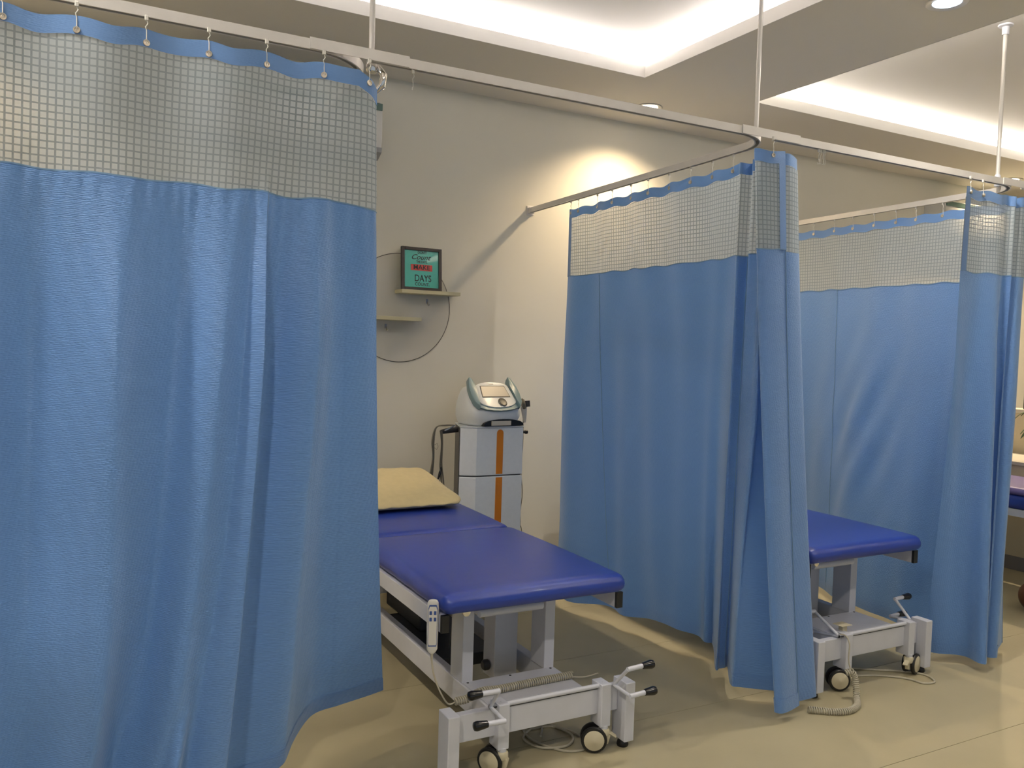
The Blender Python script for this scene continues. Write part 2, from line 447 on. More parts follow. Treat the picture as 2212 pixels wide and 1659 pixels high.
track(-1.6, X1, 'left L-shaped white curtain track carrying the nearest curtain', rodxy=(skew(X1, 2.66) + .028, 2.70))
track(X1 - .030, X2, 'middle L-shaped white curtain track running to the wall above the treatment bed', rodxy=(skew(X2, 2.66) + .012, 2.70))
track(X2 - .030, X3, 'white L-shaped curtain track behind the middle curtain, second from the right', rodxy=(4.205, 2.66))
track(X3 - .030, X4, 'rightmost white curtain track, cut by the right edge of the photo', rodxy=(skew(X4, 2.66), 2.70))
# polished pivot clamp at the first corner
def pivot_clamp():
    t = thing('corner_clamp', 'shiny chrome clamp hanging at the bend of the left curtain track', 'clamp', (X1 + .014, 2.585, ZT - .03))
    t.scale = (1.25, 1.25, 1.25)
    MB().tube([(-.012, .03, .03), (0.0, -.0, .025), (.012, -.01, .004), (.010, -.008, -.022), (-.004, .006, -.040)], [.006, .008, .0095, .009, .004], 12).build('curved_arm', M_chrome, t, True)
    MB().lathe([(.012, 0), (.014, .004), (.014, .018), (.010, .022)], (-.016, .0, .008), axis=(0, 0, 1), n=16).build('swivel', M_chrome, t, True)
    MB().tube([(.016, .012, .028), (.020, .004, .0), (.014, .0, -.03)], .0035, 8).build('clip', M_chrome, t, True)
pivot_clamp()

def hook_mb(mb, x, y, ztop, zbot):
    """runner + S hook down to an eyelet"""
    mb.box((x - .005, y - .004, ztop - .012), (x + .005, y + .004, ztop + .002), .0015, 1)
    zb = zbot
    pts = [(x, y, ztop - .010), (x + .003, y - .002, ztop - .020), (x - .003, y - .003, ztop - .030), (x, y - .003, ztop - .040), (x, y - .005, zb + .004), (x, y - .003, zb - .003), (x, y + .004, zb - .002), (x + .002, y + .006, zb + .006)]
    mb.tube(pts, .0013, 6)
for i, (x, y, n) in enumerate(((0.985, YT, 1), (2.80, YT, 2), (2.825, YT, 2))):
    b = MB(); hook_mb(b, 0, 0, 0, -.058)
    if n == 2: hook_mb(b, .010, 0, 0, -.056)
    o = b.build('spare_hook', M_clear); o.location = (x, y, ZT)
    tag(o, ['single empty hook hanging on the track just right of the nearest curtain', 'pair of empty clear hooks under the track right of the middle curtain, left one', 'pair of empty clear hooks under the track right of the middle curtain, right one'][i], 'curtain hook', 'spare curtain hooks')

# ---------------------------------------------------------------- curtains
def curtain(label, cols, per, zt, net_z, disp, holes, loc, bulge=0.0, seams=(), side_u=None, flip=None, band=.048, group='blue clinic privacy curtains', topw=None):
    """cols: (xt, yt, xb, yb, zb) columns left to right; surface = blend of the top curve and the hem curve"""
    t = thing('privacy_curtain', label, 'curtain', loc, group)
    L = Vector(loc)
    C = cr(cols, per); n = len(C)
    arc = [0.0]
    for i in range(1, n):
        dt = math.hypot(C[i][0] - C[i - 1][0], C[i][1] - C[i - 1][1])
        arc.append(arc[-1] + dt)
    def S(i, z, off=0.0):
        c = C[i]; ztop = zt(arc[i]); zb = c[4]
        s = (2.31 - z) / (2.31 - zb); s = max(0, min(1.02, s))
        w = s * s * (1 - bulge) + s * bulge if True else s
        x = c[0] + (c[2] - c[0]) * w; y = c[1] + (c[3] - c[1]) * w
        a = C[max(i - 1, 0)]; b = C[min(i + 1, n - 1)]
        tx = (b[0] - a[0]) * (1 - w) + (b[2] - a[2]) * w; ty = (b[1] - a[1]) * (1 - w) + (b[3] - a[3]) * w
        l = math.hypot(tx, ty) or 1; nx, ny = ty / l, -tx / l
        d = disp(arc[i], s, arc[-1]) + (off if flip is None or arc[i] < flip else -off)
        return Vector((x + nx * d, y + ny * d, z)) - L
    def strip(name, zf0, zf1, rows, m, off=0.0, i0=0, i1=None, edge=None):
        i1 = n if i1 is None else i1
        P, UV = [], []
        for j in range(rows + 1):
            f = j / rows; rp, ru = [], []
            for i in range(i0, i1):
                a, b = zf0(i), zf1(i); z = a + (b - a) * f
                rp.append(tuple(S(i, z, off))); ru.append((arc[i], z))
            P.append(rp); UV.append(ru)
        return grid_mesh(name, P, UV, m, t)
    ztop = lambda i: zt(arc[i])
    zband = lambda i: zt(arc[i]) - band
    znet = lambda i: net_z + .35 * (zt(arc[i]) - 2.318) + .003 * math.sin(arc[i] * 31)
    zb = lambda i: C[i][4]
    strip('header_band', ztop, zband, 6, M_band, .002)
    strip('net_panel', zband, znet, 14, M_net)
    strip('cloth_panel', znet, zb, 120, M_cloth)
    strip('hem', lambda i: C[i][4] + .055, lambda i: C[i][4] - .001, 3, M_cloth, .0025)
    # thin stitched piping where net meets cloth
    strip('piping', lambda i: znet(i) + .002, lambda i: znet(i) - .002, 1, M_seam, .003)
    if side_u:
        for nm, u0, u1 in side_u:
            i0 = min(range(n), key=lambda i: abs(arc[i] - u0)); i1 = min(range(n), key=lambda i: abs(arc[i] - u1)) + 1
            strip('side_border', lambda i: zt(arc[i]) - band + .002, znet, 12, M_band, .003, i0, max(i1, i0 + 2))
    for u in seams:
        i0 = min(range(n), key=lambda i: abs(arc[i] - u)); i0 = min(i0, n - 2)
        P = []
        for j in range(60):
            z = znet(i0) + (C[i0][4] - znet(i0)) * j / 59
            P.append(tuple(S(i0, z, .002)))
        MB().tube(P, .0016, 5).build('seam', M_seam, t, True)
    zg = 2.293
    for u in holes:
        i0 = min(range(n), key=lambda i: abs(arc[i] - u)); i0 = min(max(i0, 1), n - 2)
        p = S(i0, zg, .003) ; a = S(i0 - 1, zg); b = S(i0 + 1, zg); tt = (b - a); nn = Vector((tt.y, -tt.x, 0)).normalized()
        g = MB(); g.lathe([(.0045, -.006), (.0085, -.0055), (.0092, -.003), (.0092, .0006), (.0085, .0022), (.0050, .0018), (.0045, 0)], p, axis=nn, n=16); g.build('eyelet', M_brass, t, True)
        hb = MB(); q = p + L
        hook_mb(hb, q.x, q.y + (.004 if abs(nn.y) > .7 else 0), ZT, q.z); o = hb.build('hook', M_clear, t); o.location = -L
    return t

def G(x, c, w): return math.exp(-((x - c) / w) ** 2)
def lerp(a, b, t): return a + (b - a) * t
def smooth(a, b, x):
    t = max(0, min(1, (x - a) / (b - a))); return t * t * (3 - 2 * t)

# nearest curtain, left: arc coordinate starts at X=-0.75
XS = -0.75
g1 = [-0.128, .037, .206, .367, .529, .695, .833]
KN = [(-.75, .0, .01), (-.55, .0, -.03), (-.36, .0, .035), (-.22, .0, .030), (-.060, .015, -.048), (.150, .01, .044), (.318, -.020, -.030), (.455, -.02, .034), (.515, 0, .012), (.552, 0, .052), (.5605, 0, -.018), (.605, 0, -.022), (.690, -.02, .048), (.785, -.005, -.004), (.865, 0, .0)]
def disp1(u, s, U):
    x = XS + u          # position along the track
    d = 0.010 * math.sin((x - .037) / .1625 * PI) * (1 - smooth(.0, .30, s))
    a = smooth(.10, .42, s); low = smooth(.55, 1.0, s)
    h = 0
    P = [(k[0] + k[1] * smooth(.2, .8, s) + (-.115 * low * low if i == 6 else (-.085 * low * low if i == 5 else (-.05 * low if i in (7, 8) else 0))), k[2]) for i, k in enumerate(KN)]
    for (x0, h0), (x1, h1) in zip(P[:-1], P[1:]):
        if x0 <= x <= x1:
            t = (x - x0) / (x1 - x0); t = t * t * (3 - 2 * t) * .75 + t * .25
            h = h0 + (h1 - h0) * t; break
    d += h * a * 1.3 * (1 + .15 * low)
    d += .004 * a * math.sin(x * 47 + 3 * s) + .0015 * a * math.sin(x * 19 + s * 38) * G(x, .66, .1)
    # small gathers right under the net
    if s > .165: d += smooth(.165, .185, s) * (.0028 * math.sin(x * 150 + 2 * math.sin(x * 21)) + .002 * math.sin(x * 83)) * math.exp(-(s - .17) / .06)
    # soft pucker and bulge near the hem
    k2 = smooth(.80, .9, s)
    d += 0.030 * k2 * G(x, lerp(.45, .37, (s - .8) / .2), .022) - .022 * k2 * G(x, lerp(.41, .335, (s - .8) / .2), .02)
    d += .045 * math.exp(-((s - .74) / .10) ** 2) * G(x, .02, .16) - .02 * smooth(.78, .95, s) * G(x, .03, .12)
    return d
cols1 = [(-.75, 2.530, -.85, 2.42, .06), (-.45, 2.530, -.52, 2.46, .05), (-.20, 2.530, -.24, 2.44, .05), (.0, 2.530, -.03, 2.46, .05), (.2, 2.530, .12, 2.50, .05), (.38, 2.530, .245, 2.50, .06),
         (.50, 2.530, .33, 2.52, .08), (.56, 2.530, .385, 2.56, .09), (.61, 2.530, .49, 2.64, .105), (.655, 2.530, .575, 2.72, .117), (.70, 2.530, .665, 2.81, .155), (.745, 2.530, .783, 2.90, .180), (.79, 2.530, .90, 2.93, .18), (.835, 2.528, 1.03, 2.97, .178), (.868, 2.545, 1.10, 3.0, .179)]
def zt1(u):
    x = XS + u; z = 2.330
    ph = (x - .037) / .1625
    z -= .012 * (math.sin(ph * PI) ** 2) * (.4 + .6 * math.sin(ph * 2.1) ** 2)
    if x > .80: z -= (x - .80) * .6
    return z
curtain('large light-blue privacy curtain nearest the camera, filling the left of the photo', cols1, 26, zt1, 1.924, disp1,
        [g - XS for g in g1] + [-.45 - XS, -.29 - XS, -.62 - XS], (.05, 2.54, 0), bulge=.45, seams=())

# middle curtain: runs from the wall along the track, gathers and turns out to the front
def zt2(u): return 2.318 - .010 * (math.sin(u * PI / .165) ** 2)
def disp2(u, s, U):
    d = .010 * math.sin(u * 2 * PI / .33) * (1 - smooth(.1, .5, s)) * (1 - smooth(1.35, 1.5, u))
    k = (1 - smooth(1.3, 1.5, u))
    d += k * (.012 * smooth(.15, .5, s) * math.sin(u * 9 + .6) + .006 * math.sin(u * 23 + 3 * s) * smooth(.1, .4, s))
    d += k * .012 * smooth(.82, 1, s) * math.sin(u * 14 + 1)
    d += -.075 * math.exp(-((s - .50) / .24) ** 2) * G(u, U2IN, .055)
    return d
cols2 = [(2.650, 4.26, 2.66, 4.25, .12), (2.648, 4.20, 2.60, 4.06, .055), (2.640, 4.00, 2.66, 3.80, .09), (2.628, 3.75, 2.69, 3.62, .08), (2.617, 3.50, 2.74, 3.42, .11), (2.605, 3.25, 2.76, 3.25, .11), (2.594, 3.00, 2.79, 3.12, .09),
         (2.588, 2.86, 2.84, 3.10, .08), (2.580, 2.78, 2.67, 2.895, .055), (2.548, 2.735, 2.685, 2.888, .055), (2.600, 2.72, 2.710, 2.884, .055), (2.570, 2.685, 2.732, 2.882, .055), (2.612, 2.672, 2.605, 2.725, .055), (2.580, 2.64, 2.625, 2.68, .055),
         (2.62, 2.62, 2.745, 2.590, .052), (2.680, 2.60, 2.82, 2.54, .05), (2.692, 2.560, 2.872, 2.490, .045), (2.62, 2.528, 2.74, 2.482, .045), (2.53, 2.540, 2.66, 2.480, .045), (2.445, 2.548, 2.590, 2.452, .045),
         (2.442, 2.520, 2.602, 2.428, .045), (2.50, 2.508, 2.65, 2.432, .045), (2.570, 2.512, 2.73, 2.455, .045)]
def u_of(cols, per, k):
    C = cr(cols, per); a = 0
    for i in range(1, min(k * per, len(C) - 1) + 1):
        a += math.hypot(C[i][0] - C[i - 1][0], C[i][1] - C[i - 1][1])
    return a
def u_at_y(cols, per, ys):
    C = cr(cols, per); a = 0; out = []; ys = list(ys)
    for i in range(1, len(C)):
        a += math.hypot(C[i][0] - C[i - 1][0], C[i][1] - C[i - 1][1])
        while ys and C[i][1] < ys[0]: out.append(a); ys.pop(0)
    return out
U2IN = u_of(cols2, 12, 14) - .01
h2 = u_at_y(cols2, 12, [4.24, 4.155, 3.971, 3.804, 3.642, 3.479, 3.307, 3.136, 2.975, 2.822])
U2 = u_of(cols2, 12, 22)
curtain('middle blue privacy curtain, drawn to the wall and bunched at its front edge', cols2, 12, zt2, 1.924, disp2,
        h2 + [u_of(cols2, 12, 21)], (2.60, 3.0, 0), bulge=.72, seams=[h2[2] + .03, U2 - .004, u_of(cols2, 12, 10)], side_u=[('a', 0, .045), ('b', U2 - .040, U2)])

# right curtain
def zt3(u): return 2.318 - .010 * (math.sin(u * PI / .165) ** 2)
def disp3(u, s, U):
    k = 1 - smooth(1.2, 1.4, u)
    d = k * (.008 * math.sin(u * 2 * PI / .32) * (1 - smooth(.1, .5, s)) + .012 * math.sin(u * 7 + .2 + 2 * s) * smooth(.1, .5, s))
    d += k * .008 * math.sin(u * 19 + 4 * s) * smooth(.2, .6, s)
    d += k * .008 * math.sin(u * 30 + s * 34) * G(s, .55, .2) * G(u, 1.0, .3)
    k2 = smooth(1.5, 1.65, u)
    d += k2 * .017 * math.sin(u * 24 + 1.0) * smooth(.1, .5, s)
    return d
cols3 = [(4.345, 4.45, 4.34, 4.45, .05), (4.340, 4.25, 4.36, 4.20, .05), (4.331, 4.00, 4.32, 3.90, .05), (4.318, 3.70, 4.21, 3.60, .045), (4.308, 3.45, 4.13, 3.38, .045), (4.298, 3.20, 4.10, 3.14, .045), (4.290, 3.05, 4.09, 3.00, .045), (4.283, 2.90, 4.12, 2.90, .045),
         (4.279, 2.78, 4.20, 2.76, .045), (4.29, 2.68, 4.30, 2.62, .045), (4.30, 2.60, 4.33, 2.56, .045), (4.275, 2.535, 4.13, 2.49, .045), (4.20, 2.520, 4.07, 2.47, .045), (4.165, 2.545, 4.03, 2.50, .045), (4.135, 2.515, 3.99, 2.44, .045),
         (4.11, 2.54, 3.97, 2.50, .045), (4.02, 2.520, 3.945, 2.43, .045), (3.90, 2.530, 3.94, 2.52, .045), (3.80, 2.520, 3.87, 2.60, .045), (3.728, 2.505, 3.835, 2.67, .050)]
h3 = u_at_y(cols3, 12, [4.3, 4.12, 3.959, 3.796, 3.645, 3.487, 3.331, 3.187, 3.021, 2.871])
U3 = u_of(cols3, 12, 19)
curtain('blue privacy curtain at the right, wrapped round the track corner past the second bed', cols3, 12, zt3, 1.924, disp3,
        h3 + [u_of(cols3, 12, 18) + .03, u_of(cols3, 12, 17) + .01], (4.2, 3.0, 0), bulge=.55, seams=[h3[3] + .05], side_u=[('b', U3 - .050, U3)], flip=u_of(cols3, 12, 11))

# ---------------------------------------------------------------- treatment beds
def build_bed(cx, y0, label, group, variant):
    """hi-lo treatment couch; local x across, y towards the head end, origin on the floor at the foot end"""
    t = thing('treatment_bed', label, 'treatment bed', (cx, y0, 0), group)
    # ---- base frame
    b = MB()
    b.box((-.340, .050, .138), (.340, .080, .236), .003)                       # cross beam, foot
    b.box((-.205, .06, .150), (-.163, 1.80, .236), .003)                       # long rails
    b.box((.163, .06, .150), (.205, 1.80, .236), .003)
    b.box((-.340, 1.80, .138), (.340, 1.835, .236), .003)                      # cross beam, head
    b.build('base_frame', M_white, t)
    for sx in (-1, 1):
        for yy in (0.0, 1.80):
            x0, x1 = (.341, .384) if sx > 0 else (-.384, -.341)
            lg = MB().box((x0, yy, .030), (x1, yy + .085, .256), .003).build('end_post', M_white, t)
            MB().lathe([(.021, 0), (.023, .006), (.020, .020), (.012, .032)], ((x0 + x1) / 2, yy + .04, 0), n=18).build('rubber_foot', M_black, lg, True)
    # caster posts and casters
    for sx in (-1, 1):
        for yy in (.022, 1.87):
            x0, x1 = ((.247, .290) if sx > 0 else (-.183, -.140)) if yy < 1 else ((.247, .290) if sx > 0 else (-.290, -.247))
            z0 = .095
            MB().box((x0, yy, z0), (x1, yy + .070, .256), .003).lathe([(.003, 0), (.003, .0006)], ((x0 + x1) / 2, yy + .03, .256), n=8).build('caster_post', M_white, t)
            cx_, cy_ = (x0 + x1) / 2, yy + .012
            turn = {(-1, 0): 2.15, (1, 0): 2.62}.get((sx, 0), 0) if yy < 1 else 0.6
            if variant == 1 and yy < 1: turn = 2.62 if sx < 0 else 0.30
            c = bpy.data.objects.new('caster', None)
            R = Matrix.Rotation(turn, 4, 'Z')
            mb = MB()
            mb.lathe([(.016, .066), (.016, .100)], (0, 0, 0), n=16)
            stem = mb
            stem_o = stem.build('caster', M_white, t, True); stem_o.location = (cx_, cy_, 0); stem_o.rotation_euler.z = turn
            hs = MB()
            hs.lathe([(.020, .060), (.023, .064), (.023, .082), (.019, .088)], (0, 0, 0), n=18)
            hs.prism([(-.018, .030), (-.026, .062), (-.012, .084), (.020, .084), (.042, .070), (.052, .048), (.046, .030), (.028, .020)], -.010, .010, 'y', .003)
            hs.build('caster_housing', M_cream, stem_o, angle=50)
            for sgn in (-1, 1):
                wx = .036
                tyre = MB(); tyre.lathe([(.036, .000), (.046, .001), (.049, .005), (.049, .012), (.046, .016), (.036, .017)], (wx, sgn * .012, .049), axis=(0, sgn, 0), n=28); tyre.build('tyre', M_black, stem_o, True)
                MB().lathe([(.038, .001), (.038, .017), (.034, .0195), (.012, .020), (.010, .0215)], (wx, sgn * .012, .049), axis=(0, sgn, 0), n=28).build('wheel_disc', M_cream, stem_o, True)
            if sx > 0: MB().box((-.050, -.011, .062), (-.018, .011, .068), .002, rot=Matrix.Rotation(-.55, 3, 'Y')).build('brake_pedal', M_cream, stem_o)
            bpy.data.objects.remove(c)
    MB().tube([(-.140, .046, .247), (.247, .046, .247)], .0085, 12).build('pedal_shaft', M_white, t, True)
    MB().box((-.139, .0492, .2325), (.246, .0498, .2352)).build('gap_shade', M_dark, t)  # dark strip on the beam face, painted shade of a gap below the shaft
    # cover plate with three screws
    pl = MB().box((-.196, .085, .236), (.196, .295, .2395), .001).build('cover_plate', M_white, t)
    for x in (-.180, .0, .180):
        MB().lathe([(.005, 0), (.005, .0012), (.003, .0018)], (x, .283, .2395), n=10).build('screw', M_black, pl, True)
    # upright frame
    for sx in (-1, 1):
        x0, x1 = (.155, .200) if sx > 0 else (-.200, -.155)
        MB().box((x0, .292, .236), (x1, .400, .545), .003).build('upright', M_white, t)
        MB().box((x0, 1.42, .236), (x1, 1.52, .545), .003).build('upright', M_white, t)
    MB().tube([(-.153, .262, .508), (.118, .262, .508)], .0175, 16).box((-.158, .262, .500), (-.13, .30, .516)).build('cross_tube', M_white, t, True)
    # lifting column and motor parts in the middle
    lc = MB().box((.022, .46, .150), (.126, .56, .54), .003).build('lifting_column', M_white, t)
    MB().lathe([(.018, 0), (.022, .004), (.022, .02), (.016, .028)], (.022, .51, .20), axis=(-1, 0, 0), n=16).build('knob', M_dark, lc, True)
    MB().box((-.14, .62, .16), (.12, 1.25, .21), .004).box((-.10, .95, .21), (.04, 1.40, .30), .01).build('motor_tray', M_dark, t)
    MB().tube([(-.02, 1.30, .26), (-.05, .72, .50)], .022, 14).build('actuator', M_dark, t, True)
    MB().tube([(-.130, .50, .52), (-.115, .60, .25)], .004, 6).build('cable', M_dark, t)
    # mattress frame rails with black end caps
    for sx in (-1, 1):
        x0, x1 = (.350, .378) if sx > 0 else (-.378, -.350)
        ra = MB().box((x0, .105, .513), (x1, 1.90, .574), .002).build('side_rail', M_white, t)
        MB().box((x0 - .0005, .092, .5125), (x1 + .0005, .106, .5745), .002).build('end_cap', M_black, ra)
    MB().box((-.350, .34, .530), (.350, .38, .574), .002).box((-.350, 1.44, .530), (.350, 1.48, .574), .002).box((-.350, .98, .530), (.350, 1.01, .574), .002).build('cross_bars', M_white, t)
    MB().lathe([(.013, 0), (.015, .003), (.015, .012), (.01, .014)], (-.262, .150, .560), axis=(0, -1, 0), n=14).box((-.275, .148, .555), (-.25, .34, .572)).build('hinge_bolt', M_chrome, t, True)
    # cushions
    n1 = rbox(.766, .935, .074, (.045, .045, .036), dome=.016)
    for v in n1.verts:                                   # gathered cover at the corners and edges
        if v.co.z < .028 and (abs(v.co.y) > .42 or abs(v.co.x) > .34):
            v.co.z += .0016 * math.sin(v.co.x * 130) * (1 if abs(v.co.y) > .42 else 0) + .0012 * math.sin(v.co.y * 140)
    bm_obj(n1, 'leg_cushion', M_vinyl, t, Matrix.Translation((0, .060 + .4675, .612)))
    n2 = rbox(.766, .930, .074, (.045, .045, .036), dome=.016)
    hd = bm_obj(n2, 'head_cushion', M_vinyl, t, Matrix.Rotation(.0, 4, 'X'))
    hd.location = (0, 1.003 + .465, .612 + .004); hd.rotation_euler.x = .010
    # stabiliser cranks: white bent levers with black grips
    def crank(px, py, pz, ex, ey, ez, sx, ln, tilt, nm):
        r = .0065
        lv = MB().tube([(px, py, pz), (ex, ey, ez)], .0068, 10).tube([(ex - sx * .003, ey, ez), (ex + sx * ln * .62, ey, ez + tilt * .6)], .0090, 12).tube([(px - sx * .045, .046, .247), (px + sx * .004, py, pz)], .0085, 10).build('crank_lever', M_white, t, True)
        a = Vector((ex + sx * ln * .55, ey, ez + tilt * .55))
        MB().lathe([(.0095, 0), (.0118, .002), (.0160, .034), (.0165, .042), (.0140, .050), (.006, .0535)], a, axis=(sx, 0, tilt), n=18).build('grip', M_blackg, lv, True)
    if variant == 0:
        crank(-.205, .046, .247, -.205, -.012, .325, -1, .115, .002, 'a'); crank(-.205, .046, .247, -.205, -.060, .240, -1, .115, .004, 'b')
        crank(.305, .030, .247, .305, -.055, .335, 1, .115, .006, 'a'); crank(.305, .030, .247, .305, -.075, .243, 1, .115, .006, 'b')
    else:
        crank(-.205, .046, .247, -.205, .190, .318, -1, .10, .004, 'a'); crank(-.205, .046, .247, -.205, .190, .222, -1, .10, .004, 'b')
        crank(.305, .060, .247, .305, .150, .327, 1, .10, .006, 'a'); crank(.305, .060, .247, .305, .170, .236, 1, .10, .006, 'b')
    return t
BX1, BY1, BX2, BY2 = 1.538, 2.510, 3.303, 2.530
bed1 = build_bed(BX1, BY1, 'blue vinyl treatment bed with white steel base beside the nearest curtain', 'blue treatment beds', 0)
bed2 = build_bed(BX2, BY2, 'blue treatment bed half hidden behind the middle curtain, only its foot end showing', 'blue treatment beds', 1)

# coiled handset cord helper
def coil(mb, pts, rc, rw, pitch, n=7):
    P = [Vector(p) for p in cr([tuple(p) for p in pts], 14)]
    L = [0]
    for i in range(1, len(P)): L.append(L[-1] + (P[i] - P[i - 1]).length)
    tot = L[-1]; turns = tot / pitch; N = int(turns * 9); out = []
    up = Vector((0, 0, 1)); j = 0
    for k in range(N + 1):
        d = tot * k / N
        while j < len(L) - 2 and L[j + 1] < d: j += 1
        f = (d - L[j]) / max(1e-9, L[j + 1] - L[j]); p = P[j].lerp(P[j + 1], f); tg = (P[j + 1] - P[j]).normalized()
        u = (up - tg * up.dot(tg))
        if u.length < .05: u = Vector((0, 1, 0)) - tg * tg.y
        u.normalize(); w = tg.cross(u); a = 2 * PI * d / pitch
        out.append(p + (u * math.cos(a) + w * math.sin(a)) * rc)
    mb.tube(out, rw, n)
def handset(loc, rotz, label, tilt=0):
    t = thing('handset', label, 'remote control', loc, 'bed handsets'); t.rotation_euler = (0, tilt, rotz)
    bmx = rbox(.040, .018, .190, (.016, .007, .018), n=4, m=4)
    for v in bmx.verts:
        k = (v.co.z + .095) / .19
        if k < .12: v.co.x *= .62 + .38 * k / .12
    bm_obj(bmx, 'body', M_handw, t)
    fp = MB().prism([(-.0135, -.066), (.0135, -.066), (.0155, -.055), (.0155, .066), (.012, .078), (-.012, .078), (-.0155, .066), (-.0155, -.055)], -.0100, -.0092, 'y').build('face_plate', M_navy, t)
    MB().prism([(-.0122, -.062), (.0122, -.062), (.0142, -.054), (.0142, .060), (.011, .072), (-.011, .072), (-.0142, .060), (-.0142, -.054)], -.0106, -.0098, 'y').build('face_print', M_handw, fp)
    for x in (-.0075, .0075):
        for z in (.050, .028): MB().box((x - .0042, -.0118, z - .0065), (x + .0042, -.0104, z + .0065), .001).build('button', M_navy, t)
    MB().tube([(0, 0, -.092), (0, 0, -.118)], [.0055, .0032], 10).build('strain_relief', M_cord, t, True)
    return t
hs = handset((1.136, 2.625, .535), math.radians(-22), 'white remote handset hanging on the near side rail of the front bed', 0)
b = MB(); b.tube(cr([(1.136, 2.625, .420), (1.143, 2.62, .370), (1.166, 2.62, .310), (1.205, 2.635, .250), (1.235, 2.64, .247)], 8), .0032, 8)
b2 = MB(); coil(b2, [(1.235, 2.64, .250), (1.285, 2.645, .2495), (1.345, 2.655, .262), (1.42, 2.66, .256), (1.56, 2.668, .254), (1.74, 2.67, .254)], .0122, .0031, .0094)
for nm, mb in (('straight_lead', b), ('coiled_lead', b2)):
    adopt(mb.build(nm, M_cord, None, True), hs)
adopt(MB().tube(cr([(1.74, 2.67, .246), (1.79, 2.655, .243), (1.83, 2.625, .262)], 6), .0032, 8).build('tail_lead', M_cord, None, True), hs)

ct = thing('spiral_cable', 'beige spiral cable dropping past the caster of the second bed onto the floor', 'cable', (2.98, 2.47, .01))
b = MB().tube(cr([(3.085, 2.560, .262), (3.092, 2.535, .262), (3.086, 2.508, .235), (3.075, 2.50, .17), (3.080, 2.490, .125)], 8), .0030, 8)
o = b.build('straight_lead', M_cord, ct, True); o.location = -ct.location
b = MB(); coil(b, [(3.060, 2.50, .112), (3.085, 2.488, .118), (3.095, 2.478, .090), (3.085, 2.462, .055), (3.065, 2.440, .022), (3.02, 2.400, .0135), (2.94, 2.378, .0135), (2.87, 2.40, .0135), (2.79, 2.46, .0135)], .0118, .0031, .0094)
o = b.build('coil', M_cord, ct, True); o.location = -ct.location

# loose cables on the floor
lc1 = thing('power_cable', 'grey cable lying in loops on the floor under the foot of the front bed', 'cable', (1.66, 2.72, 0), 'floor cables')
for i, pts in enumerate(([(1.60, 3.1, .006), (1.64, 2.92, .006), (1.60, 2.74, .006), (1.66, 2.60, .006), (1.75, 2.575, .006), (1.79, 2.66, .006), (1.74, 2.78, .006), (1.64, 2.80, .007)],
                         [(1.64, 2.80, .007), (1.575, 2.74, .007), (1.60, 2.645, .009), (1.70, 2.62, .009), (1.76, 2.70, .009), (1.70, 2.86, .006), (1.62, 3.0, .006)],
                         [(1.70, 3.05, .14), (1.72, 2.95, .05), (1.70, 2.82, .008), (1.64, 2.72, .012)])):
    o = MB().tube(cr(pts, 10), .0045, 7).build('cable_loop', M_cord, lc1, True); o.location = -lc1.location
lc2 = MB().tube(cr([(3.20, 2.75, .005), (3.30, 2.66, .005), (3.42, 2.605, .005), (3.51, 2.525, .005), (3.535, 2.455, .005), (3.60, 2.445, .005), (3.635, 2.515, .005), (3.585, 2.585, .005), (3.476, 2.655, .005), (3.35, 2.74, .005)], 10), .0045, 7).build('power_cable', M_cord, None, True)
tag(lc2, 'thin beige cable looping on the floor round the right caster of the second bed', 'cable', 'floor cables')

# bracket clipped on the near caster post of the second bed
bk = MB().box((3.150, 2.60, .2395), (3.178, 2.625, .280), .001).box((3.128, 2.585, .280), (3.192, 2.64, .283), .001).build('handset_holder', M_cream)
tag(bk, 'small cream bracket standing on the foot plate of the second bed', 'bracket')

# pillow on the front bed
pw = rbox(.66, .52, .120, (.09, .10, .059), n=6, m=12, pinch=.30)
for v in pw.verts:                     # plump at the back, thin open end of the pillow case in front
    k = (v.co.y + .26) / .52
    v.co.z = (v.co.z + .06) * (.42 + 1.0 * k) if v.co.z > -.04 else (v.co.z + .06) * .4
    v.co.x *= .96 + .05 * (1 - k)
    v.co.z += .0025 * math.sin(v.co.x * 60 + v.co.y * 25) * (1 if v.co.z > .02 else 0)
pil = bm_obj(pw, 'pillow', M_pillow)
pil.location = (1.515, 4.13, .674); pil.rotation_euler = (.010, 0, .02)
tag(pil, 'cream fabric pillow on the head end of the front blue bed', 'pillow')

